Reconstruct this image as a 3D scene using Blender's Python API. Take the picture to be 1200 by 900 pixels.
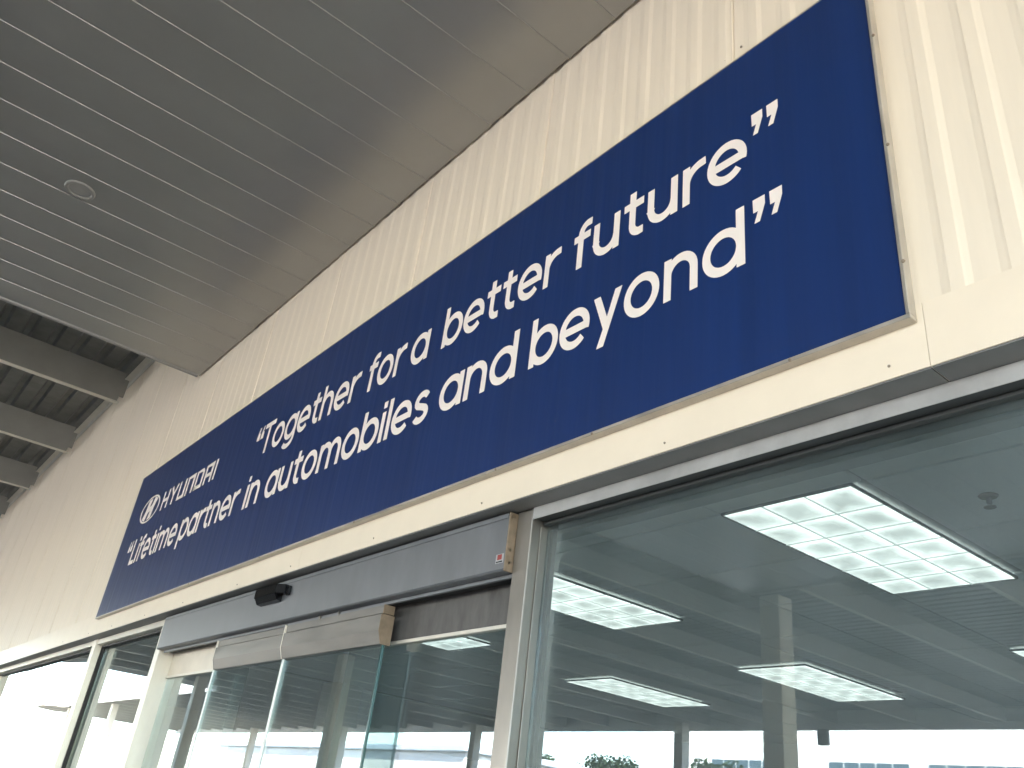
import bpy, bmesh, math, random
from mathutils import Matrix, Vector
random.seed(7)
R = math.radians
for o in list(bpy.data.objects): bpy.data.objects.remove(o)
S = bpy.context.scene
COL = S.collection

# ------------------------------------------------------------ camera
EYE = Vector((0, -1.6, 1.6))
yaw, pitch, roll = R(-54.1707), R(27.9772), R(7.3548)
fw = Vector((math.sin(yaw)*math.cos(pitch), math.cos(yaw)*math.cos(pitch), math.sin(pitch)))
rt = fw.cross(Vector((0, 0, 1))).normalized(); up = rt.cross(fw)
r2 = math.cos(roll)*rt + math.sin(roll)*up
u2 = -math.sin(roll)*rt + math.cos(roll)*up
cd = bpy.data.cameras.new('camera'); cam = bpy.data.objects.new('camera', cd); COL.objects.link(cam)
cd.sensor_fit = 'HORIZONTAL'; cd.sensor_width = 36; cd.lens = 974.746/1200*36
cd.clip_start = .02; cd.clip_end = 3000
m = Matrix((r2, u2, -fw)).transposed().to_4x4(); m.translation = EYE
cam.matrix_world = m
S.camera = cam

# ------------------------------------------------------------ sky, sun, exposure
SUN_EL, SUN_AZ = R(42), R(28)      # azimuth measured from +x towards -y
sd = Vector((math.cos(SUN_EL)*math.cos(SUN_AZ), math.cos(SUN_EL)*math.sin(SUN_AZ), math.sin(SUN_EL)))
W = bpy.data.worlds.new('World'); S.world = W; W.use_nodes = True
wn = W.node_tree; bg = wn.nodes['Background']
sky = wn.nodes.new('ShaderNodeTexSky'); sky.sky_type = 'NISHITA'; sky.sun_disc = False
sky.sun_elevation = SUN_EL; sky.sun_rotation = math.atan2(sd.x, sd.y)
sky.air_density = 1.0; sky.dust_density = 1.2
wn.links.new(sky.outputs[0], bg.inputs[0]); bg.inputs[1].default_value = .15
sl = bpy.data.lights.new('sun', 'SUN'); sl.energy = 4.5; sl.angle = R(.5); sl.color = (1, .91, .80)
so = bpy.data.objects.new('sun', sl); COL.objects.link(so)
so.rotation_euler = sd.to_track_quat('Z', 'Y').to_euler()
S.view_settings.view_transform = 'Standard'; S.view_settings.look = 'None'
S.view_settings.exposure = 3.75; S.view_settings.gamma = 1

# ------------------------------------------------------------ materials
def mat(name, col, rough=.5, metal=0, spec=.5, var=0, vscale=6, vstretch=(1, 1, 1), bump=0, bscale=60, streak=None, rvar=0):
    M = bpy.data.materials.new(name); M.use_nodes = True
    n = M.node_tree; b = n.nodes['Principled BSDF']; L = n.links
    b.inputs['Base Color'].default_value = (*col, 1); b.inputs['Roughness'].default_value = rough
    b.inputs['Metallic'].default_value = metal; b.inputs['Specular IOR Level'].default_value = spec
    tc = n.nodes.new('ShaderNodeTexCoord'); mp = n.nodes.new('ShaderNodeMapping'); mp.inputs['Scale'].default_value = vstretch
    geo = n.nodes.new('ShaderNodeNewGeometry')
    L.new(geo.outputs['Position'], mp.inputs[0])
    if var:
        t = n.nodes.new('ShaderNodeTexNoise'); t.inputs['Scale'].default_value = vscale; t.inputs['Detail'].default_value = 6
        t.inputs['Roughness'].default_value = .6
        L.new(mp.outputs[0], t.inputs[0])
        cr = n.nodes.new('ShaderNodeMapRange'); cr.inputs[1].default_value = .3; cr.inputs[2].default_value = .7
        cr.inputs[3].default_value = 1-var; cr.inputs[4].default_value = 1+var*.5
        L.new(t.outputs[0], cr.inputs[0])
        mx = n.nodes.new('ShaderNodeMix'); mx.data_type = 'RGBA'; mx.blend_type = 'MULTIPLY'; mx.inputs[0].default_value = 1
        mx.inputs[6].default_value = (*col, 1); L.new(cr.outputs[0], mx.inputs[7]); L.new(mx.outputs[2], b.inputs['Base Color'])
        if rvar:
            rr = n.nodes.new('ShaderNodeMapRange'); rr.inputs[1].default_value = .3; rr.inputs[2].default_value = .7
            rr.inputs[3].default_value = rough-rvar; rr.inputs[4].default_value = rough+rvar
            L.new(t.outputs[0], rr.inputs[0]); L.new(rr.outputs[0], b.inputs['Roughness'])
    if bump:
        t2 = n.nodes.new('ShaderNodeTexNoise'); t2.inputs['Scale'].default_value = bscale; t2.inputs['Detail'].default_value = 3
        L.new(mp.outputs[0], t2.inputs[0])
        bp = n.nodes.new('ShaderNodeBump'); bp.inputs['Strength'].default_value = 1; bp.inputs['Distance'].default_value = bump
        L.new(t2.outputs[0], bp.inputs['Height']); L.new(bp.outputs[0], b.inputs['Normal'])
    return M

CREAM = mat('cream_paint', (.83, .725, .58), .5, var=.045, vscale=3, vstretch=(6, 1, .5), bump=.0012, bscale=3)
FASC = mat('cream_fascia_paint', (.83, .72, .57), .42, var=.04, vscale=5, vstretch=(1, 1, 1), bump=.001, bscale=4)
BLUE = mat('blue_banner_vinyl', (.004, .025, .118), .36, spec=.5, var=.16, vscale=2.2, vstretch=(6, 1, .25), bump=.0035, bscale=2.2)
LETT = mat('white_vinyl', (.88, .79, .73), .5)
TRIM = mat('aluminium_trim', (.50, .46, .40), .42, metal=.6, var=.2, vscale=9, rvar=.1)
ALU = mat('worn_aluminium', (.24, .225, .20), .38, metal=.75, var=.22, vscale=7, vstretch=(1, 1, .4), rvar=.12)
ALUW = mat('pale_aluminium', (.66, .62, .54), .42, metal=.35, var=.12, vscale=6, vstretch=(1, 1, .4), rvar=.1)
ALUH = mat('grey_head_aluminium', (.56, .555, .54), .4, metal=.5, var=.25, vscale=4, vstretch=(1.2, 1, 1))
HEADB = mat('shaded_head_aluminium', (.075, .08, .08), .5, metal=.3)  # head body and stop, shade of the underside put into the colour
TAN = mat('tan_anodised_end', (.23, .175, .12), .45, metal=.3, var=.2, vscale=30)
BOXG = mat('dark_grey_header_paint', (.19, .198, .21), .42, metal=.45, var=.14, vscale=3, vstretch=(2.5, 1, 1.2), rvar=.04)
RAIL = mat('brushed_bronze_rail', (.20, .19, .175), .40, metal=.7, var=.2, vscale=4, vstretch=(1, 1, 6), rvar=.1)
DPAN = mat('shaded_weathered_panel', (.11, .105, .10), .5, metal=.3, var=.5, vscale=9, vstretch=(2, 1, .7), rvar=.15)  # shade on the right transom panel put into its colour
PEACH = mat('sunlit_bronze_panel', (.62, .55, .45), .4, metal=.2, var=.1, vscale=8)  # sunlight on the left transom panel put into its colour
UNDER = mat('grey_flashing', (.20, .20, .195), .5, metal=.3, var=.15, vscale=5)
BLACK = mat('black_plastic', (.003, .003, .004), .16, spec=.4)
BLACKG = mat('black_gasket', (.012, .012, .012), .6)
SOFF = mat('soffit_grey_paint', (.335, .33, .31), .30, metal=.5, spec=.7, var=.06, vscale=2, bump=.0008, bscale=4)
LIP = mat('soffit_lip_paint', (.30, .295, .275), .5)
PURL = mat('purlin_paint', (.29, .285, .26), .55, var=.1, vscale=3)
PURLF = mat('purlin_flange_paint', (.62, .59, .51), .5, var=.1, vscale=5)
DECK = mat('galvanised_deck', (.18, .185, .18), .5, metal=.4, var=.25, vscale=5)
COLM = mat('column_paint', (.62, .58, .50), .5, var=.05)
CEIL = mat('ceiling_tile', (.78, .79, .78), .8, var=.05, vscale=40, bump=.001, bscale=90)
TBAR = mat('ceiling_grid_metal', (.34, .345, .34), .5)
INW = mat('showroom_wall_paint', (.42, .44, .44), .7, var=.05)
FLOOR = mat('showroom_floor_tile', (.48, .485, .48), .3, var=.1, vscale=3)
CONC = mat('concrete_paving', (.42, .39, .34), .8, var=.15, vscale=2, bump=.002, bscale=40)
ASPH = mat('asphalt', (.10, .098, .094), .85, var=.2, vscale=1.2, bump=.003, bscale=80)
WHITEB = mat('white_render', (.72, .72, .70), .6, var=.06)
PANE = mat('blue_grey_pane', (.05, .085, .11), .12)
LEAF = mat('leaf', (.055, .095, .035), .55, var=.4, vscale=1.5)
BARK = mat('bark', (.10, .075, .05), .85, var=.3)
SCREW = mat('rusty_screw', (.30, .25, .19), .55, metal=.5)
RED = mat('red_print', (.30, .04, .035), .5)
WHT = mat('white_print', (.40, .40, .40), .5)
BRASS = mat('sprinkler_brass', (.20, .17, .12), .4, metal=.6)
TROF = mat('troffer_frame_paint', (.13, .13, .13), .5)

def glass_mat(name, tint, f0, wav=0, wscale=1.2, dust_haze=.042):
    M = bpy.data.materials.new(name); M.use_nodes = True
    n = M.node_tree; L = n.links; n.nodes.clear()
    out = n.nodes.new('ShaderNodeOutputMaterial'); mx = n.nodes.new('ShaderNodeMixShader')
    tr = n.nodes.new('ShaderNodeBsdfTransparent'); tr.inputs[0].default_value = (*tint, 1)
    gl = n.nodes.new('ShaderNodeBsdfGlossy'); gl.inputs['Roughness'].default_value = 0.0; gl.inputs['Color'].default_value = (.95, 1, 1, 1)
    lw = n.nodes.new('ShaderNodeLayerWeight'); lw.inputs[0].default_value = .5
    pw = n.nodes.new('ShaderNodeMath'); pw.operation = 'POWER'; pw.inputs[1].default_value = 5
    ma = n.nodes.new('ShaderNodeMath'); ma.operation = 'MULTIPLY_ADD'; ma.inputs[1].default_value = 1-f0; ma.inputs[2].default_value = f0
    L.new(lw.outputs['Facing'], pw.inputs[0]); L.new(pw.outputs[0], ma.inputs[0])
    L.new(ma.outputs[0], mx.inputs[0]); L.new(tr.outputs[0], mx.inputs[1]); L.new(gl.outputs[0], mx.inputs[2])
    if wav:
        geo = n.nodes.new('ShaderNodeNewGeometry'); t = n.nodes.new('ShaderNodeTexNoise')
        t.inputs['Scale'].default_value = wscale; t.inputs['Detail'].default_value = 0
        L.new(geo.outputs['Position'], t.inputs[0])
        bp = n.nodes.new('ShaderNodeBump'); bp.inputs['Strength'].default_value = 1; bp.inputs['Distance'].default_value = wav
        L.new(t.outputs[0], bp.inputs['Height']); L.new(bp.outputs[0], gl.inputs['Normal'])
    df = n.nodes.new('ShaderNodeBsdfDiffuse'); df.inputs[0].default_value = (.70, .80, .84, 1)  # pale bluish haze over the glass, put in as a dust film
    g2 = n.nodes.new('ShaderNodeNewGeometry'); mp = n.nodes.new('ShaderNodeMapping'); mp.inputs['Scale'].default_value = (1.6, 1, .5)
    d1 = n.nodes.new('ShaderNodeTexNoise'); d1.inputs['Scale'].default_value = 3; d1.inputs['Detail'].default_value = 5
    L.new(g2.outputs['Position'], mp.inputs[0]); L.new(mp.outputs[0], d1.inputs[0])
    mr = n.nodes.new('ShaderNodeMapRange'); mr.inputs[1].default_value = .3; mr.inputs[2].default_value = .75
    mr.inputs[3].default_value = dust_haze*.55; mr.inputs[4].default_value = dust_haze*1.5; L.new(d1.outputs[0], mr.inputs[0])
    m2 = n.nodes.new('ShaderNodeMixShader'); L.new(mr.outputs[0], m2.inputs[0]); L.new(mx.outputs[0], m2.inputs[1]); L.new(df.outputs[0], m2.inputs[2])
    L.new(m2.outputs[0], out.inputs[0])
    return M
GLASS = glass_mat('green_tinted_glass', (.76, .82, .81), .13, .0006, .8)
GLASSD = glass_mat('door_glass', (.74, .81, .805), .13, .0006, .9)
GLASSL = glass_mat('wavy_glass', (.5, .54, .53), .22, .012, .9)
GEDGE = mat('glass_edge', (.02, .075, .07), .2)
GSEAL = mat('clear_seal_strip', (.75, .76, .73), .4)

def emit_mat(name, col, st):
    M = bpy.data.materials.new(name); M.use_nodes = True
    n = M.node_tree; b = n.nodes['Principled BSDF']; b.inputs['Base Color'].default_value = (.8, .85, .83, 1)
    b.inputs['Roughness'].default_value = .35
    b.inputs['Emission Color'].default_value = (*col, 1); b.inputs['Emission Strength'].default_value = st
    return M
LAMP = emit_mat('fluorescent_lens', (.97, 1, .96), .22)
def lens_pattern(M):
    n = M.node_tree; L = n.links; b = n.nodes['Principled BSDF']
    tc = n.nodes.new('ShaderNodeTexCoord'); sp = n.nodes.new('ShaderNodeSeparateXYZ'); L.new(tc.outputs['Generated'], sp.inputs[0])
    def math_(op, a, v=None, c=None):
        q = n.nodes.new('ShaderNodeMath'); q.operation = op
        for i, t in enumerate((a, v, c)):
            if t is None: continue
            if isinstance(t, (int, float)): q.inputs[i].default_value = t
            else: L.new(t, q.inputs[i])
        return q.outputs[0]
    x2 = math_('POWER', math_('ABSOLUTE', math_('MULTIPLY_ADD', sp.outputs[0], 2, -.8)), 2.0)
    y2 = math_('POWER', math_('ABSOLUTE', math_('MULTIPLY_ADD', sp.outputs[1], 2, -1.2)), 2.0)
    geo = n.nodes.new('ShaderNodeNewGeometry'); t = n.nodes.new('ShaderNodeTexNoise'); t.inputs['Scale'].default_value = 7; t.inputs['Detail'].default_value = 4
    L.new(geo.outputs['Position'], t.inputs[0])
    e = math_('MULTIPLY_ADD', math_('MAXIMUM', x2, y2), .115, .082)
    e = math_('MULTIPLY', e, math_('MULTIPLY_ADD', t.outputs[0], 1.5, .25))
    L.new(e, b.inputs['Emission Strength'])
lens_pattern(LAMP)
CELL = emit_mat('lens_cell_rib', (.9, .95, .92), .035)

# ------------------------------------------------------------ helpers
def tag(o, label=None, cat=None, group=None, kind=None):
    if label: o['label'] = label
    if cat: o['category'] = cat
    if group: o['group'] = group
    if kind: o['kind'] = kind
    return o
def empty(name, loc, label, cat, group=None):
    o = bpy.data.objects.new(name, None); COL.objects.link(o); o.location = loc; o.empty_display_size = .1
    return tag(o, label, cat, group)
def link(name, me, material, parent=None, smooth=False):
    o = bpy.data.objects.new(name, me); COL.objects.link(o)
    if material and not me.materials: me.materials.append(material)
    if parent:
        o.parent = parent; o.matrix_parent_inverse = Matrix.Identity(4)
        base = Vector((0, 0, 0)); p = parent
        while p: base += p.location; p = p.parent
        o.location = -base + o.location
    if smooth:
        for f in me.polygons: f.use_smooth = True
    return o
def box(name, x0, x1, y0, y1, z0, z1, material, parent=None, bevel=.0015):
    """box in world coordinates; its origin is at its own centre"""
    c = Vector(((x0+x1)/2, (y0+y1)/2, (z0+z1)/2))
    bm = bmesh.new(); bmesh.ops.create_cube(bm, size=1)
    for v in bm.verts: v.co = Vector((v.co.x*(x1-x0), v.co.y*(y1-y0), v.co.z*(z1-z0)))
    if bevel:
        bevel = min(bevel, .3*min(x1-x0, y1-y0, z1-z0))
        bmesh.ops.bevel(bm, geom=bm.edges[:], offset=bevel, segments=1, affect='EDGES')
    me = bpy.data.meshes.new(name); bm.to_mesh(me); bm.free()
    o = link(name, me, material, parent); o.location += c
    return o
def prism(name, prof, axis, a, b, material, parent=None):
    """closed profile extruded along x (prof = (y,z)), y (prof = (x,z)) or z (prof = (x,y))"""
    def P(p, t): return {'x': (t, p[0], p[1]), 'y': (p[0], t, p[1]), 'z': (p[0], p[1], t)}[axis]
    n = len(prof); vs = [P(p, a) for p in prof] + [P(p, b) for p in prof]
    fs = [tuple(range(n)), tuple(range(2*n-1, n-1, -1))] + [(i, i+n, (i+1) % n+n, (i+1) % n) for i in range(n)]
    me = bpy.data.meshes.new(name); me.from_pydata(vs, [], fs)
    bm = bmesh.new(); bm.from_mesh(me); bmesh.ops.recalc_face_normals(bm, faces=bm.faces[:]); bm.to_mesh(me); bm.free()
    return link(name, me, material, parent)
def lathe(name, prof, loc, material, parent=None, n=32, axis='z'):
    vs, fs = [], []
    for r, h in prof:
        for k in range(n):
            a = 2*math.pi*k/n; c, s = r*math.cos(a), r*math.sin(a)
            vs.append((c, s, h) if axis == 'z' else (c, h, s))
    for i in range(len(prof)-1):
        for k in range(n): fs.append((i*n+k, i*n+(k+1) % n, (i+1)*n+(k+1) % n, (i+1)*n+k))
    fs.append(tuple(range(n))); fs.append(tuple(range((len(prof)-1)*n, len(prof)*n)))
    me = bpy.data.meshes.new(name); me.from_pydata(vs, [], fs)
    bm = bmesh.new(); bm.from_mesh(me); bmesh.ops.recalc_face_normals(bm, faces=bm.faces[:]); bm.to_mesh(me); bm.free()
    o = link(name, me, material, parent); o.location += Vector(loc)
    return o
def copy_to(o, parent, dloc):
    c = o.copy(); COL.objects.link(c); c.parent = parent; c.location = o.location + Vector(dloc)
    return c

# ------------------------------------------------------------ ground
def sheet(name, x0, x1, y0, y1, z, material, n=1):
    me = bpy.data.meshes.new(name); me.from_pydata([(x0, y0, z), (x1, y0, z), (x1, y1, z), (x0, y1, z)], [], [(0, 1, 2, 3)])
    o = link(name, me, material); tag(o, kind='structure'); return o
sheet('ground', -900, 900, -900, 900, -.12, ASPH)
sheet('bounce_pavement', -160, -37, -30, 60, -.116, CONC)  # unseen pale paving, added to bounce sun onto the left wall
o = box('walkway', -45, 16, -3.2, .3, -.3, 0, CONC, None, .01); tag(o, kind='structure')

# ------------------------------------------------------------ showroom wall: ribbed cladding, fascia, backing
XL, XR = -45.0, 8.0
wall = empty('showroom_wall', (-2, 0, 0), 'cream ribbed metal wall above the glass shopfront, behind the blue banner', 'wall')
box('backing_wall', XL, XR, .03, .30, 2.575, 6.3, UNDER, wall, 0)
SOFZ = 4.69
RIB = .125
def cladding(x0, x1, z0, z1, mate):
    pr = []; x = x0; k = 0
    d0, d1 = .0068, .003
    n = round((x1-x0)/RIB)
    for i in range(n):
        b = x0+i*RIB
        pr += [(b, d0), (b+.040, d0), (b+.056, d1+.0015), (b+.062, d1), (b+.092, d1), (b+.098, d1+.0015), (b+.110, d0)]
        if i == n-1: pr += [(b+.113, d0), (b+.115, d0-.003), (b+.118, d0-.003), (b+.120, d0)]
    pr += [(x1-.001, d0-.001)]
    back = [(x1-.001, .0296), (x0, .0296)]
    return prism('cladding_sheet', pr+back, 'z', z0, z1, mate, wall)
x = 7.8; i = 0
while x > XL+1:
    top = 5.72 if x-1.0 < -6.0 else 4.76
    c = cladding(x-1.0+.0015, x, 2.70, top+.02*random.random(), CREAM)
    if -8 < x < 1:
        for zz in ((3.98,) if i % 2 else ()):
            for dx in (-.035, .03):
                lathe('screw', [(.0001, -.004), (.003, -.0035), (.0045, -.001), (.0045, .004)], (x+dx, .006, zz+random.uniform(-.01, .01)), FASC if random.random() < .6 else SCREW, wall, 8, 'y')
    i += 1; x -= 1.0
# smooth fascia sheets with joints under the banner
xs = [7.9, 4.5, 2.0, -.70, -3.75, -6.8, -9.85, -12.9, -15.95, -19, -22, -25, -28, -31, -34, -37, -40, -44.9]
for a, b in zip(xs[:-1], xs[1:]):
    prism('fascia_sheet', [(-.003, 2.572), (-.003, 2.735), (.004, 2.735), (.004, 2.5765), (.082, 2.5765), (.082, 2.572)], 'x', b+.0006, a-.0006, FASC, wall)
    box('fascia_underside', b+.002, a-.002, 0, .081, 2.5675, 2.5715, UNDER, wall, 0)
    for zz, off in ((2.60, .09), (2.60, .75), (2.60, 1.6), (2.60, 2.35), (2.715, .16)):
        if -9 < a-off < .4:
            s = lathe('screw', [(.0001, -.003), (.0025, -.0028), (.0035, -.001), (.0035, .002)], (a-off, -.0035, zz+random.uniform(-.006, .006)), SCREW, wall, 10, 'y')

# ------------------------------------------------------------ canopy
canopy = empty('entrance_canopy', (-6.9, -7.2, 0), 'deep grey canopy with plank soffit and open roof beams over the entrance', 'canopy')
CE, DEP = 7.5, 21.5
PW = .29; PX0 = -2.09
k0 = math.ceil((-6.84-PX0)/PW); k1 = int((CE-PX0)/PW)
def plank_mesh():
    # origin at joint; a thin raised lip runs along the joint
    pr = [(.0015, 0), (.0015, -.0045), (.0035, -.005), (.0055, -.0045), (.0065, 0), (PW-.001, .0), (PW-.001, .012), (.0015, .012)]
    return pr
base = None
for k in range(k0, k1+1):
    x = PX0+k*PW
    if base is None:
        base = prism('soffit_plank', plank_mesh(), 'y', -7.2, -.004, SOFF, canopy); base.location.x += x; bx0 = x
    else:
        copy_to(base, canopy, (x-bx0, 0, 0))
    c = canopy.children[-1]
for c in canopy.children:
    if c.name.startswith('soffit_plank'): c.location.z = SOFZ - canopy.location.z + random.uniform(-.0012, .0012); c.location.y += -random.random()*.006
xe = PX0+k0*PW
box('soffit_end_trim', xe-.035, xe-.002, -7.2, -.02, SOFZ-.012, SOFZ+.035, LIP, canopy)
box('soffit_end_board', xe-.032, xe-.006, -7.19, -.02, SOFZ+.036, 5.68, SOFF, canopy)
box('soffit_front_trim', xe-.035, CE, -7.26, -7.21, SOFZ-.03, SOFZ+.05, LIP, canopy)
box('soffit_front_board', xe-.03, CE, -7.25, -7.215, SOFZ+.051, 5.68, SOFF, canopy)
box('soffit_side_board', CE, CE+.04, -7.25, .0, SOFZ-.02, 5.7, SOFF, canopy)
# purlins (cold formed, lip at the bottom flange), running out from the wall
def purlin(x, y1=0.0):
    pr = [(-.004, 5.372), (-.075, 5.372), (-.075, 5.345), (.004, 5.345), (.004, 5.70), (-.07, 5.70), (-.07, 5.694), (-.004, 5.694)]
    o = prism('purlin', pr, 'y', -DEP, y1-.10, PURL, canopy); o.location.x += x
    f = box('bottom_flange', x-.076, x+.006, -DEP+.01, y1-.075, 5.338, 5.3445, PURLF, None, .001)
    f.parent = o; f.location -= Vector((x, 0, 0))
    b = box('end_cleat', x+.005, x+.011, y1-.13, y1-.05, 5.40, 5.62, PURL, None, .001); b.parent = o; b.location -= Vector((x, 0, 0))
    return o
px = -9.62
xs = [px+2.33*k for k in range(-26, 8)]
for x in xs: purlin(x, -11.6 if x < -36.5 else 0.0)
# ledger angle along the wall below the deck
prism('ledger_angle', [(-.001, 5.62), (-.008, 5.62), (-.008, 5.692), (-.075, 5.692), (-.075, 5.70), (-.001, 5.70)], 'x', -36.5, xe-.04, PURLF, canopy)
# ribbed roof deck, ribs along the wall
def deck_profile(y, y1):
    pr = []; y0 = y
    while y > y1:
        pr += [(y, 5.712), (y-.14, 5.712), (y-.165, 5.752), (y-.22, 5.752), (y-.245, 5.712)]; y -= .25
    return pr+[(y, 5.712), (y, 5.80), (y0, 5.80)]
for a, b in ((-70.6, -60), (-60, -51), (-51, -36.6)): prism('deck_sheet', deck_profile(-11.5, -DEP), 'x', a+.002, b-.002, DECK, canopy)
box('edge_beam', -70.6, -36.6, -11.5, -11.35, 5.3, 5.95, WHITEB, canopy, .01)
box('edge_beam', -36.62, -36.5, -11.34, -.1, 5.3, 5.95, WHITEB, canopy, .01)
for a, b in ((-36.5, -29), (-29, -22), (-22, -12), (-12, xe-.04), (xe-.04, CE)):
    prism('deck_sheet', deck_profile(0.0, -DEP), 'x', a+.002, b-.002, DECK, canopy)
box('fascia_board', -70.7, CE+.05, -DEP-.12, -DEP, 5.18, 5.95, WHITEB, canopy, .01)
box('end_board', CE+.041, CE+.1, -DEP, -.0, 5.33, 5.95, WHITEB, canopy, .01)
# columns under the canopy
colspots = [(-7.95, -9.55), (-19.6, -20.9), (-8.1, -20.9), (3.4, -20.9), (-21.9, -9.55), (3.9, -9.55), (-31, -20.9), (-33.4, -9.55), (-42.5, -20.9), (-54, -20.9), (-65.5, -20.9), (-54, -12.2), (-65.5, -12.2)]
for i, (cx, cy) in enumerate(colspots):
    s = .18
    c = box('column', cx-s, cx+s, cy-s, cy+s, -.12, 5.338, COLM, canopy, .012)
    b = box('base_plate', cx-.26, cx+.26, cy-.26, cy+.26, -.12, -.09, ALU, None, .004); b.parent = c; b.location -= Vector((cx, cy, (5.338-.12)/2))
hang = box('hanging_drain_pipe', -14.9, -14.55, -DEP+.02, -DEP+.14, 4.75, 5.19, UNDER, canopy, .02)

# recessed round lamp in the soffit
dl = empty('soffit_downlight', (-4.885, -1.45, SOFZ), 'small round recessed downlight set into the plank soffit', 'light')
lathe('trim_ring', [(.060, .004), (.060, -.003), (.068, -.010), (.083, -.011), (.088, -.006), (.088, .004)], (-4.885, -1.45, SOFZ), mat('downlight_ring', (.32, .31, .28), .4), dl, 40)
lathe('lens', [(.0001, -.009), (.03, -.008), (.0605, -.003), (.0605, .002)], (-4.885, -1.45, SOFZ), mat('downlight_lens', (.33, .32, .29), .3), dl, 40)

# ------------------------------------------------------------ banner with its lettering
BX0, BX1, BZ0, BZ1, BY = -7.365, -.725, 2.70, 3.885, -.030
banner = empty('banner_sign', ((BX0+BX1)/2, BY, BZ0), 'long dark blue banner with white slogan and carmaker name on the cream wall', 'sign')
box('banner_panel', BX0, BX1, BY, -.004, BZ0, BZ1, BLUE, banner, .002)
def seg_trim(name, *a): return box(name, *a, TRIM, banner, .0015)
e = .012
xa = BX0
for xb in (-5.3, -2.25, BX1+e):
    seg_trim('edge_trim', xa, xb-.0015, -.034, -.003, BZ0-e, BZ0-.0003); xa = xb
seg_trim('edge_trim', BX1+.0003, BX1+e-.002, -.034, -.003, BZ0, BZ1)
seg_trim('edge_trim', BX0-.006, BX0-.0003, -.031, -.003, BZ0, BZ1)
seg_trim('edge_trim', BX0-.006, BX1+e-.002, -.031, -.003, BZ1+.0003, BZ1+.006)
for sx in (-1.02, -1.72, -2.2, -3.2, -4.2, -5.25):
    lathe('screw', [(.0001, -.003), (.004, -.0025), (.0045, .001)], (sx, -.034, BZ0-.008), SCREW, banner, 8, 'y')
for sz in (2.84, 3.2, 3.6):
    lathe('screw', [(.0001, -.003), (.004, -.0025), (.0045, .001)], (BX1+.011, -.034, sz), SCREW, banner, 8, 'y')

ST = .205     # stroke width in x-heights
def arc(cx, cy, rx, ry, a0, a1, n=None):
    n = n or max(6, int(abs(a1-a0)/9))
    return [(cx+rx*math.cos(R(a0+(a1-a0)*i/n)), cy+ry*math.sin(R(a0+(a1-a0)*i/n))) for i in range(n+1)]
def stroke(pts, w, closed=False):
    """outline quads of a centre line"""
    n = len(pts); L, Rr = [], []
    for i in range(n):
        if closed: p, q = pts[i-1], pts[(i+1) % n]
        else: p, q = pts[max(0, i-1)], pts[min(n-1, i+1)]
        dx, dy = q[0]-p[0], q[1]-p[1]; l = math.hypot(dx, dy) or 1
        k = w/2
        if not closed and 0 < i < n-1:
            a = (pts[i][0]-p[0], pts[i][1]-p[1]); la = math.hypot(*a) or 1
            cs = abs((a[0]*dx+a[1]*dy)/(la*l)); k = w/2/max(.5, cs)
        nx, ny = -dy/l*k, dx/l*k
        L.append((pts[i][0]+nx, pts[i][1]+ny)); Rr.append((pts[i][0]-nx, pts[i][1]-ny))
    quads = []
    for i in range(n if closed else n-1):
        j = (i+1) % n
        quads.append([L[i], Rr[i], Rr[j], L[j]])
    return quads
A, H2 = 1.34, ST/2
xm = 1-H2
def circ(cx=.5, r=.42): return ('c', arc(cx, .5, r, .425, 0, 360, 40)[:-1])
def arch(x0, x1, base=0): 
    return ('s', arc((x0+x1)/2, .56, (x1-x0)/2, 1.02-H2-.56, 180, 0, 16)+[(x1, 0)])
def qclose(x, top=A, w=.27, h=.56):
    return ('p', [(x, top), (x+w, top), (x+w, top-.36*h), (x+.55*w, top-h), (x+.1*w, top-h), (x+.42*w, top-.55*h), (x+.03*w, top-.55*h)])
def qopen(x, top=A, w=.27, h=.56):
    return ('p', [(x+w-px_, 2*top-h-pz_) for px_, pz_ in [(0, top), (w, top), (w, top-.36*h), (.55*w, top-h), (.1*w, top-h), (.42*w, top-.55*h), (.03*w, top-.55*h)]])
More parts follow.
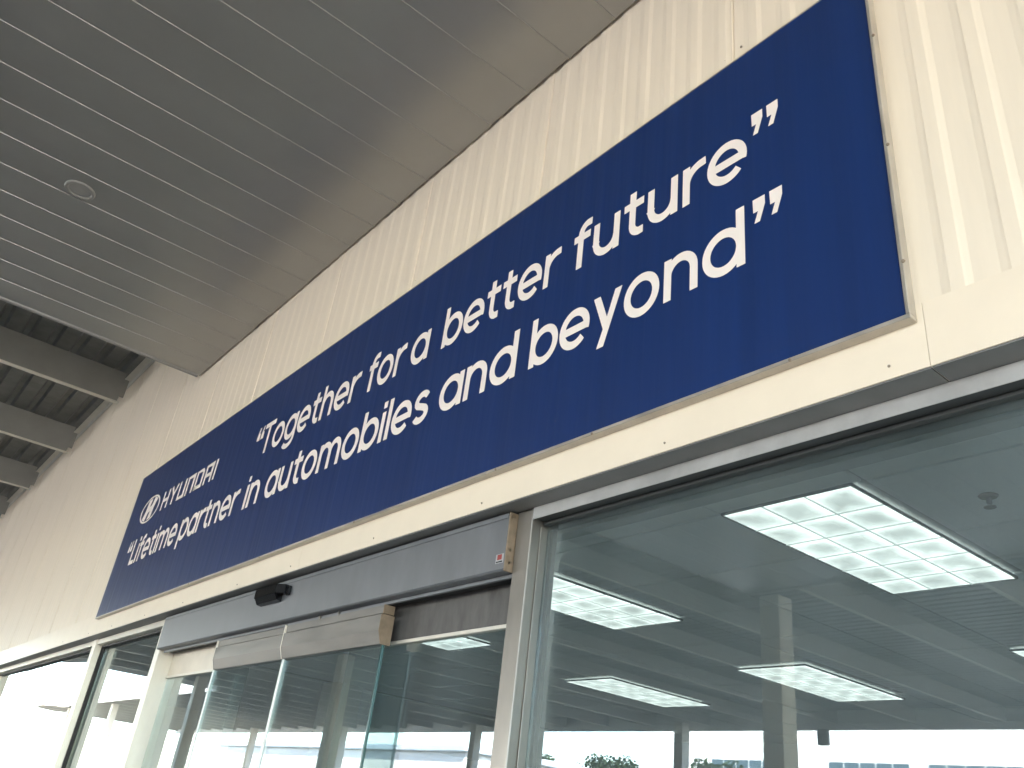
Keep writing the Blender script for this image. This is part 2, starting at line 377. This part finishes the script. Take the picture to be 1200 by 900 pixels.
G = {
 'o': (1.04, [circ()]),
 'a': (1.02, [circ(), ('s', [(.925, 0), (.925, 1)])]),
 'd': (1.02, [circ(), ('s', [(.925, 0), (.925, A)])]),
 'b': (1.02, [circ(.52), ('s', [(.1, 0), (.1, A)])]),
 'p': (1.02, [circ(.52), ('s', [(.1, -.34), (.1, 1)])]),
 'g': (1.02, [circ(), ('s', [(.925, 1), (.925, .1)]+arc(.5, -.0, .425, .29, 0, -150, 16))]),
 'e': (1.02, [('s', arc(.5, .5, .42, .425, -17, 316, 40)), ('s', [(.10, .475), (.94, .475)])]),
 't': (.66, [('s', [(.28, 1.26), (.28, .36)]+arc(.53, .34, .25, .25, 180, 262, 10)+[(.64, .095)]), ('s', [(.0, xm), (.64, xm)])]),
 'f': (.62, [('s', [(.25, 0), (.25, .98)]+arc(.50, .99, .25, .26, 180, 95, 10)+[(.63, 1.245)]), ('s', [(.0, xm), (.60, xm)])]),
 'r': (.62, [('s', [(.11, 0), (.11, 1)]), ('s', arc(.56, .50, .45, .42, 178, 100, 10)+[(.66, .925)])]),
 'u': (.96, [('s', [(.11, 1), (.11, .44)]+arc(.46, .44, .35, .355, 180, 360, 18)), ('s', [(.82, 0), (.82, 1)])]),
 'n': (.96, [('s', [(.11, 0), (.11, 1)]), arch(.11, .82)]),
 'h': (.96, [('s', [(.11, 0), (.11, A)]), arch(.11, .82)]),
 'm': (1.52, [('s', [(.11, 0), (.11, 1)]), arch(.11, .76), arch(.76, 1.40)]),
 'i': (.24, [('s', [(.12, 0), (.12, 1)]), ('s', [(.12, 1.13), (.12, 1.35)])]),
 'l': (.24, [('s', [(.12, 0), (.12, A)])]),
 's': (.80, [('s', arc(.40, .70, .27, .215, 25, 180, 12)+[(.145, .64), (.22, .57), (.40, .51), (.58, .44), (.66, .36)]+arc(.40, .30, .28, .215, 0, -155, 14))]),
 'y': (.92, [('p', [(.0, 1), (.22, 1), (.51, .30), (.405, .02)]), ('p', [(.70, 1), (.92, 1), (.42, -.34), (.20, -.34), (.345, .03), (.44, .26)])]),
 'T': (1.0, [('s', [(0, A-H2), (1.0, A-H2)]), ('s', [(.5, 0), (.5, A-.1)])]),
 'L': (.74, [('s', [(.11, 0), (.11, A)]), ('s', [(.11, H2), (.74, H2)])]),
 '“': (.66, [qopen(0), qopen(.37)]),
 '”': (.66, [qclose(0), qclose(.37)]),
}
HC = {   # capital wordmark, unit height
 'H': (.86, [('s', [(.1, 0), (.1, 1)]), ('s', [(.76, 0), (.76, 1)]), ('s', [(.1, .5), (.76, .5)])]),
 'Y': (.88, [('s', [(.06, 1), (.44, .48)]), ('s', [(.82, 1), (.44, .48)]), ('s', [(.44, 0), (.44, .52)])]),
 'U': (.86, [('s', [(.1, 1), (.1, .1), (.76, .1), (.76, 1)])]),
 'N': (.86, [('s', [(.1, 0), (.1, .9), (.76, .9), (.76, 0)])]),
 'D': (.88, [('s', [(.1, 0), (.1, .9), (.68, .9), (.78, .78), (.78, .1), (.05, .1)])]),
 'A': (.86, [('s', [(.1, 0), (.1, .9), (.76, .9), (.76, 0)]), ('s', [(.1, .42), (.76, .42)])]),
 'I': (.22, [('s', [(.11, 0), (.11, 1)])]),
}
def letter(name, prims, w, x, z, sx, sz):
    vs, fs, lay = [], [], 0
    for kind, pts in prims:
        polys = [pts] if kind == 'p' else stroke(pts, w, kind == 'c')
        yy = BY-.0016-.0003*lay; lay += 1
        for pl in polys:
            b = len(vs); vs += [(p[0]*sx, yy, p[1]*sz) for p in pl]; fs.append(tuple(range(b, b+len(pl))))
        if kind == 'p' or True:
            pass
    me = bpy.data.meshes.new(name); me.from_pydata(vs, [], fs)
    bm = bmesh.new(); bm.from_mesh(me)
    bmesh.ops.remove_doubles(bm, verts=bm.verts[:], dist=1e-5)
    for f in bm.faces:
        if f.normal.y > 0: f.normal_flip()
    bm.to_mesh(me); bm.free()
    o = link(name, me, LETT, banner); o.location += Vector((x, 0, z))
    return o
def word(txt, x0, x1, z, xh, font=G, w=ST, gap=.10, name='letter'):
    tot = sum(font[c][0] for c in txt)+gap*(len(txt)-1)
    s = (x1-x0)/tot; x = x0
    for c in txt:
        letter(name, font[c][1], w, x, z, s, xh); x += (font[c][0]+gap)*s
Z1, Z2, XH = 3.387, 3.052, .155
word('“', -4.755, -4.655, Z1, XH); word('Together', -4.65, -3.470, Z1, XH); word('for', -3.385, -3.045, Z1, XH); word('a', -2.985, -2.840, Z1, XH)
word('better', -2.728, -1.972, Z1, XH); word('future', -1.895, -1.132, Z1, XH); word('”', -1.113, -1.016, Z1, XH)
word('“', -7.045, -6.94, Z2, XH); word('Lifetime', -6.905, -5.865, Z2, XH); word('partner', -5.80, -4.795, Z2, XH); word('in', -4.69, -4.475, Z2, XH)
word('automobiles', -4.39, -2.742, Z2, XH); word('and', -2.665, -2.165, Z2, XH); word('beyond', -2.087, -1.147, Z2, XH); word('”', -1.117, -1.016, Z2, XH)
word('HYUNDAI', -6.50, -5.395, 3.415, .152, HC, .185, .17)
# oval emblem with a slanted H
letter('emblem_ring', [('c', arc(0, 0, 1, 1, 0, 360, 56)[:-1])], .13, -6.80, 3.492, .215, .105)
letter('emblem_stroke', [('p', [(-.70, -.66), (-.30, -.92), (-.14, -.34), (-.02, -.02), (-.10, .20), (.02, .92), (-.40, .84), (-.48, .0)]),
                         ('p', [(.70, .66), (.30, .92), (.14, .34), (.02, .02), (.10, -.20), (-.02, -.92), (.40, -.84), (.48, .0)]),
                         ('p', [(-.34, -.36), (.12, -.20), (.34, .36), (-.12, .20)])], .2, -6.80, 3.492, .205, .10)

# ------------------------------------------------------------ shopfront
def pane(name, x0, x1, y, z0, z1, material, parent, t=.010):
    o = box(name, x0, x1, y, y+t, z0, z1, material, parent, 0)
    return o
ZT = 2.529      # underside of the head member
# right hand shop window
win = empty('shop_window', (-.1, .1, 0), 'large tinted fixed window beside the sliding door, bright ceiling lights behind it', 'window')
box('head_frame', -2.105, 1.86, .0805, .165, ZT+.002, 2.567, HEADB, win, .002)
box('head_face', -2.105, 1.86, .0775, .0803, ZT-.004, 2.567, ALUH, win, .0006)
box('head_stop', -2.105, 1.86, .125, .146, ZT-.010, ZT-.0005, HEADB, win, .001)
box('mullion', -2.19, -2.11, .08, .20, 0, 2.5655, ALU, win, .003)
box('glazing_stop', -2.109, -2.104, .118, .148, .1, ZT-.018, ALU, win, .001)
box('glazing_stop', -2.109, -2.09, .162, .18, .1, ZT-.018, BLACKG, win, .001)
pane('glass_pane', -2.108, 1.86, .149, .06, ZT+.01, GLASS, win)
box('sill_frame', -2.105, 1.86, .08, .18, 0, .10, ALUW, win, .003)
box('mullion', 1.862, 1.95, .08, .20, 0, 2.5655, ALU, win, .003)
# far-right window, outside the frame but it closes the room
win2 = empty('shop_window', (3.4, .1, 0), 'tinted fixed window at the far right end of the shopfront', 'window')
box('head_frame', 1.955, 4.8, .08, .165, ZT, 2.567, ALUW, win2, .002)
pane('glass_pane', 1.955, 4.8, .149, 0, ZT+.01, GLASS, win2)
box('mullion', 4.802, 5.0, .08, .3, 0, 2.5655, ALU, win2, .003)

# automatic sliding door
door = empty('sliding_door', (-3.99, .1, 0), 'automatic glass sliding door under a dark grey header box', 'door')
HX0, HX1, HZ0 = -5.79, -2.192, 2.357
hb = prism('header_box', [(.05, HZ0+.006), (.05, 2.553), (.056, 2.558), (.16, 2.558), (.16, HZ0), (.056, HZ0)], 'x', HX0, HX1-.006, BOXG, door)
box('cover_lip', HX0+.01, HX1-.012, .046, .0495, 2.540, 2.5575, BOXG, door, .001)
ec = box('end_cap', HX1-.0055, HX1, .047, .16, HZ0-.003, 2.561, TAN, door, .0015)
for yy, zz in ((.066, 2.385), (.064, 2.43), (.062, 2.545)):
    lathe('screw', [(.0001, .0), (.005, .0)], (0, 0, 0), SCREW, door, 8).location = Vector((HX1+.0008, yy, zz))-door.location
    s = door.children[-1]; s.rotation_euler = (0, R(90), 0)
box('track_lip', HX0+.02, HX1-.01, .094, .106, HZ0-.014, HZ0-.0005, BOXG, door, .001)
box('track_shade', HX0+.02, HX1-.01, .107, .159, HZ0-.004, HZ0-.0003, BLACKG, door, 0)  # flat black strip painting in the shade behind the track lip
for xx in (-3.60, -3.42):
    box('track_clip', xx, xx+.012, .086, .0935, HZ0-.018, HZ0-.0005, ALU, door, .001)
# motion sensor on the box
sens = prism('motion_sensor', [(-4.305, 0), (-4.33, -.022), (-4.30, -.048), (-4.04, -.052), (-4.0, -.02), (-4.0, 0)], 'z', 2.495, 2.538, BLACK, door)
sens.location += Vector((.08, .0495, -.008))
sl_ = prism('sensor_lens', [(2.470, -.010), (2.470, -.036), (2.4945, -.050), (2.4945, -.002)], 'z', 0, 1, BLACK, None)
bpy.data.objects.remove(sl_)
sl_ = prism('sensor_lens', [(-.004, 2.462), (-.030, 2.466), (-.048, 2.4945), (-.004, 2.4945)], 'x', -4.29, -4.05, BLACK, None); sl_.parent = sens; sl_.location = (0, 0, 0)
box('sensor_bracket', -3.919, -3.885, .034, .0495, 2.476, 2.522, BLACK, door, .004)
# small sticker beside the end cap
st = box('sticker', -2.247, -2.205, .0488, .0497, 2.384, 2.416, WHT, door, 0)
a_ = box('sticker_mark', -2.238, -2.214, .0482, .0487, 2.396, 2.414, RED, None, 0); a_.parent = st; a_.location -= Vector(((-2.247-2.205)/2, (.0488+.0497)/2, 2.40))
a_ = box('sticker_line', -2.243, -2.209, .0482, .0487, 2.387, 2.391, BLACK, None, 0); a_.parent = st; a_.location -= Vector(((-2.247-2.205)/2, (.0488+.0497)/2, 2.40))
# jambs
box('jamb', -5.88, -5.79, .07, .22, 0, 2.558, ALUW, door, .003)
# fixed side panels behind the leaves
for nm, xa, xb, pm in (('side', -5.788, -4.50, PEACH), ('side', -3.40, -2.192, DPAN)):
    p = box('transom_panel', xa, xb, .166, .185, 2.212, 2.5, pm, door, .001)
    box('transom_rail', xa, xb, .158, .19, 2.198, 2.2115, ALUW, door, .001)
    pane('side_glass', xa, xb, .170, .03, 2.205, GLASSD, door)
# two leaves that meet in the middle
for xa, xb in ((-4.80, -3.912), (-3.908, -2.995)):
    lf = box('door_leaf', xa, xb, .092, .118, .012, .10, RAIL, door, .002)
    c = Vector(((xa+xb)/2, .105, .056))
    def sub(o): o.parent = lf; o.location -= c; return o
    d = -.004 if xa > -4 else .004
    sub(prism('top_rail', [(.075+d, 2.236), (.075+d, 2.300), (.130, 2.300), (.130, 2.186), (.092+d, 2.186)], 'x', xa+.004, xb-.004, RAIL))
    sub(prism('carrier_rail', [(.084+d, 2.306), (.084+d, 2.338), (.125, 2.338), (.125, 2.306)], 'x', xa+.004, xb-.004, RAIL))
    sub(prism('rail_end', [(.073+d, 2.234), (.073+d, 2.3005), (.131, 2.3005), (.131, 2.184), (.091+d, 2.184)], 'x', xb-.0038, xb, TAN))
    sub(prism('rail_end', [(.079+d, 2.3035), (.079+d, 2.339), (.126, 2.339), (.126, 2.3035)], 'x', xb-.0038, xb, TAN))
    sub(prism('rail_end', [(.073+d, 2.234), (.073+d, 2.339), (.131, 2.339), (.131, 2.184), (.091+d, 2.184)], 'x', xa, xa+.0038, ALUW))
    sub(pane('leaf_glass', xa+.012, xb-.012, .100, .10, 2.187, GLASSD, None))
    sub(box('glass_edge', xb-.0118, xb-.002, .0995, .1105, .10, 2.184, GEDGE if xb > -3.5 else GSEAL, None, .001))
    sub(box('seal_strip', xa+.001, xa+.0118, .095, .114, .10, 2.184, GSEAL, None, .001))

# left hand windows
def left_window(x0, x1, gm, label, fm):
    w = empty('shop_window', ((x0+x1)/2, .1, 0), label, 'window')
    box('head_frame', x0, x1, .08, .165, ZT-.005, 2.567, fm, w, .002)
    box('head_stop', x0, x1, .12, .147, ZT-.022, ZT-.0055, BLACKG, w, .001)
    pane('glass_pane', x0, x1, .149, .06, ZT+.01, gm, w)
    box('sill_frame', x0, x1, .08, .18, 0, .10, fm, w, .003)
    return w
w = left_window(-7.52, -5.882, GLASS, 'narrow tinted window between the sliding door and a pale mullion', ALUW)
box('mullion', -7.62, -7.522, .07, .20, 0, 2.5665, ALUW, w, .003)
box('glazing_stop', -7.520, -7.50, .12, .148, .1, ZT-.023, BLACKG, w, .001)
w = left_window(-11.9, -7.622, GLASSL, 'wide window with a pale frame reflecting bright sky, past the narrow window', ALUW)
box('mullion', -12.0, -11.902, .07, .20, 0, 2.5665, ALUW, w, .003)
w = left_window(-16.4, -12.002, GLASSL, 'farthest reflecting window at the dim end of the shopfront', ALUW)
box('mullion', -16.5, -16.402, .07, .20, 0, 2.5665, ALUW, w, .003)
o = box('far_shop_wall', XL, -16.502, .02, .3, 0, 2.567, CREAM, None, .01); tag(o, 'plain cream wall beyond the last shop window', 'wall')
o = box('sun_stop_wall', 5.002, 8, .02, .3, 0, 2.567, CREAM, None, .01); tag(o, 'unseen cream wall added to stop sun past the shopfront end', 'wall')  # wall piece added out of view to keep sun off the walkway

# ------------------------------------------------------------ showroom interior
CZ = 2.90
def struct(o): tag(o, kind='structure'); return o
struct(box('showroom_floor', -17, 6, .31, 14, -.1, .0, FLOOR, None, 0))
struct(box('back_wall', -17, 6, 14, 14.3, -.1, 3.2, INW, None, 0))
struct(box('end_wall_west', -17.3, -17, .3, 14.3, -.1, 3.2, INW, None, 0))
struct(box('end_wall_east', 6, 6.3, .3, 14.3, -.1, 3.2, INW, None, 0))
struct(box('inner_bulkhead', -17, 6, .302, .36, 2.56, 2.96, INW, None, 0))
ceil = struct(box('showroom_ceiling', -17.2, 6.2, .302, 14.2, CZ+.03, CZ+.3, INW, None, 0))
TX, TY, TX0, TY0 = .667, .667, -2.19, 1.185
cells = [(i, j) for i in range(-22, 12) for j in range(-1, 19)]
# lamps on the grid
troff = [(-1.87, 0), (-3.88, 0), (-5.87, 0), (.13, 0), (-3.92, 1), (-5.90, 1), (-1.90, 1), (.1, 1)]
tl = []
for x, j in troff: tl.append((x, 1.86+2.78*j))
near = [(i, j) for i, j in cells if -9.6 < TX0+i*TX < .3 and TY0+j*TY < 7.3]
def covered(cx, cy): return any(abs(cx-x) < .45 and abs(cy-y) < .80 for x, y in tl)
tb = None
for i, j in near:
    cx, cy = TX0+(i+.5)*TX, TY0+(j+.5)*TY
    if covered(cx, cy) or cy < .5: continue
    if tb is None:
        tb = box('ceiling_tile', cx-TX/2+.007, cx+TX/2-.007, cy-TY/2+.007, cy+TY/2-.007, CZ+.001, CZ+.02, CEIL, None, .002); tb.parent = ceil
        cc = ceil.location.copy(); tb.location -= cc; t0 = (cx, cy)
    else:
        t = tb.copy(); COL.objects.link(t); t.parent = ceil; t.location = tb.location + Vector((cx-t0[0], cy-t0[1], random.uniform(-.001, .0015)))
g = struct(box('ceiling_grid', -16.9, 5.9, .37, 13.9, CZ+.012, CZ+.029, TBAR, None, 0))
far = box('far_ceiling_panel', -16.9, -9.7, .37, 13.9, CZ+.002, CZ+.0115, CEIL, None, 0); far.parent = ceil; far.location -= ceil.location
far = box('far_ceiling_panel', -9.69, .9, 7.9, 13.9, CZ+.002, CZ+.0115, CEIL, None, 0); far.parent = ceil; far.location -= ceil.location
far = box('far_ceiling_panel', .96, 5.9, .37, 13.9, CZ+.002, CZ+.0115, CEIL, None, 0); far.parent = ceil; far.location -= ceil.location
LABS = ['brightest wide ceiling light panel next to the sprinkler head', 'ceiling light panel partly cut off by the window mullion beside the door', 'ceiling light panel seen through the door side glass below the dark transom',
        'ceiling light panel on the far side of the sprinkler head from the door', 'lit ceiling panel of the deeper row seen across the pale column reflection',
        'thin lit ceiling panel of the deeper row behind the one cut by the mullion', 'ceiling panel of the deeper row straight behind the brightest one', 'deeper row ceiling panel past the sprinkler head']
first = None
for n_, ((x, y), (_, j)) in enumerate(zip(tl, troff)):
    if first is None:
        t = empty('ceiling_light', (x, y, CZ), 'x', 'ceiling light')
        w2, l2 = .30, .69
        for a in (box('frame', x-w2-.007, x+w2+.007, y-l2-.007, y-l2, CZ-.0125, CZ+.0005, TROF, t, .001), box('frame', x-w2-.007, x+w2+.007, y+l2, y+l2+.007, CZ-.0125, CZ+.0005, TROF, t, .001),
                  box('frame', x-w2-.007, x-w2-.0005, y-l2, y+l2, CZ-.0125, CZ+.0005, TROF, t, .001), box('frame', x+w2+.0005, x+w2+.007, y-l2, y+l2, CZ-.0125, CZ+.0005, TROF, t, .001)): pass
        nx, ny = 3, 6
        # pillow shaped lens cells
        cw, ch = 2*w2/nx, 2*l2/ny
        vs, fs = [], []
        q = 6
        for a in range(q+1):
            for b in range(q+1):
                u, v = a/q, b/q
                h = -.007*(1-abs(2*u-1)**2.4)*(1-abs(2*v-1)**2.4)
                vs.append(((u-.5)*(cw-.008), (v-.5)*(ch-.008), .002-h*1.5))
        for a in range(q):
            for b in range(q): fs.append((a*(q+1)+b, (a+1)*(q+1)+b, (a+1)*(q+1)+b+1, a*(q+1)+b+1))
        cm = bpy.data.meshes.new('lens_cell'); cm.from_pydata(vs, [], fs); cm.materials.append(LAMP)
        for f in cm.polygons: f.use_smooth = True
        for a in range(nx):
            for b in range(ny):
                o = link('lens_cell', cm, None, t); o.location += Vector((x-w2+(a+.5)*cw, y-l2+(b+.5)*ch, CZ-.0125))
        for a in range(1, nx): box('lens_rib', x-w2+a*cw-.003, x-w2+a*cw+.003, y-l2, y+l2, CZ-.0145, CZ+.0005, CELL, t, 0)
        for b in range(1, ny): box('lens_rib', x-w2, x+w2, y-l2+b*ch-.003, y-l2+b*ch+.003, CZ-.0143, CZ+.0003, CELL, t, 0)
        first = t
    else:
        t = empty('ceiling_light', (x, y, CZ), 'x', 'ceiling light')
        for ch_ in first.children:
            c = ch_.copy(); COL.objects.link(c); c.parent = t
    t['group'] = 'ceiling light panels in the showroom'
    t['label'] = LABS[n_]
# sprinkler
sp = empty('sprinkler_head', (-1.235, 1.54, CZ), 'small dark sprinkler head hanging from the showroom ceiling', 'sprinkler')
lathe('escutcheon', [(.030, .0), (.036, -.004), (.030, -.010), (.012, -.012)], (-1.235, 1.54, CZ), BRASS, sp, 20)
lathe('nozzle', [(.010, -.012), (.010, -.034), (.006, -.038), (.006, -.046), (.022, -.047), (.022, -.050)], (-1.235, 1.54, CZ), BRASS, sp, 16)
ic = empty('showroom_column', (-9.6, 3.4, 0), 'pale square column inside the showroom behind the door leaf', 'column')
box('shaft', -9.78, -9.42, 3.22, 3.58, 0, CZ+.0005, COLM, ic, .01)
box('base_board', -9.8, -9.4, 3.20, 3.60, 0.0005, .12, TROF, ic, .004)

# ------------------------------------------------------------ across the forecourt (seen mirrored in the glass)
bd = empty('office_block', (-36, -66, -.12), 'white office block with rows of blue panes across the forecourt', 'building')
box('wall', -62, 8, -80, -64, -.12, 13.5, WHITEB, bd, .05)
box('roof_parapet', -62.2, 8.2, -80.2, -63.8, 13.5, 14.2, WHITEB, bd, .05)
for floor_z in (1.2, 4.7, 8.0):
    for gx in (-53, -41.2, -33.0, -24.6, -14, -4):
        for q in range(5):
            x = gx+q*1.36
            f = box('window', x, x+1.22, -64.0, -63.94, floor_z, floor_z+1.25, PANE, bd, .01)
            s = box('sill', x-.03, x+1.25, -63.99, -63.88, floor_z-.1, floor_z-.02, WHITEB, None, .01); s.parent = f; s.location -= Vector((x+.61, -63.97, floor_z+.625))
wh = empty('warehouse', (-58, -40, -.12), 'low pale warehouse standing to one side of the forecourt', 'building')
box('wall', -75, -40, -58, -27, -.12, 5.0, WHITEB, wh, .05)
box('roof', -75.3, -39.7, -58.3, -26.7, 5.0, 5.35, mat('pale_blue_roof', (.45, .52, .60), .5), wh, .05)
box('door', -40.0, -39.93, -42, -38, -.1, 3.6, PANE, wh, .02)

def tree(x, y, h, label, seed):
    rn = random.Random(seed)
    t = empty('street_tree', (x, y, -.12), label, 'tree', 'trees across the forecourt')
    vs, fs = [], []
    def limb(p, q, r0, r1, n=7):
        d = (Vector(q)-Vector(p)).normalized(); a = d.orthogonal().normalized(); b = d.cross(a); s = len(vs)
        for (c, r) in ((p, r0), (q, r1)):
            for k in range(n): vs.append(tuple(Vector(c)+(a*math.cos(6.283*k/n)+b*math.sin(6.283*k/n))*r))
        for k in range(n): fs.append((s+k, s+(k+1) % n, s+n+(k+1) % n, s+n+k))
    top = (rn.uniform(-.3, .3), rn.uniform(-.3, .3), h*.55)
    limb((0, 0, 0), top, h*.028, h*.016)
    cl = []
    for k in range(9):
        a = rn.uniform(0, 6.28); e_ = rn.uniform(.1, .28)*h
        q = (top[0]+math.cos(a)*e_, top[1]+math.sin(a)*e_, h*rn.uniform(.55, .9)); limb(top, q, h*.011, h*.004); cl.append(q)
    me = bpy.data.meshes.new('trunk'); me.from_pydata(vs, [], fs); o = link('trunk', me, BARK, None); o.parent = t
    vs, fs = [], []
    for q in cl+[(top[0], top[1], h*.85)]:
        rr = h*rn.uniform(.10, .17)
        for k in range(520):
            d = Vector((rn.gauss(0, 1), rn.gauss(0, 1), rn.gauss(0, .8))).normalized()*rr*rn.random()**.4
            c = Vector(q)+d; s = h*rn.uniform(.010, .026)
            u = Vector((rn.gauss(0, 1), rn.gauss(0, 1), rn.gauss(0, 1))).normalized(); v = u.orthogonal().normalized()
            b = len(vs); vs += [tuple(c+u*s), tuple(c+v*s*.6), tuple(c-u*s), tuple(c-v*s*.6)]; fs.append((b, b+1, b+2, b+3))
    me = bpy.data.meshes.new('crown'); me.from_pydata(vs, [], fs); o = link('crown', me, LEAF, None); o.parent = t
for i, (rx, Y, h, lab) in enumerate(((-1.16, 84, 12.0, 'broad green tree to one side of the office block'), (-1.07, 92, 11.6, 'slim green tree behind the forecourt next to a broad tree'),
        (-1.0, 80, 11.2, 'round green tree standing nearest the office block corner'), (-.82, 57, 8.8, 'leafy tree in front of the white office block wall'),
        (-.77, 57, 8.2, 'short leafy tree in front of the white office block windows'), (-.66, 52, 6.4, 'small shrubby tree before the blue panes'))):
    tree(rx*Y, 1.7-Y+.2, h, lab, 20+i)
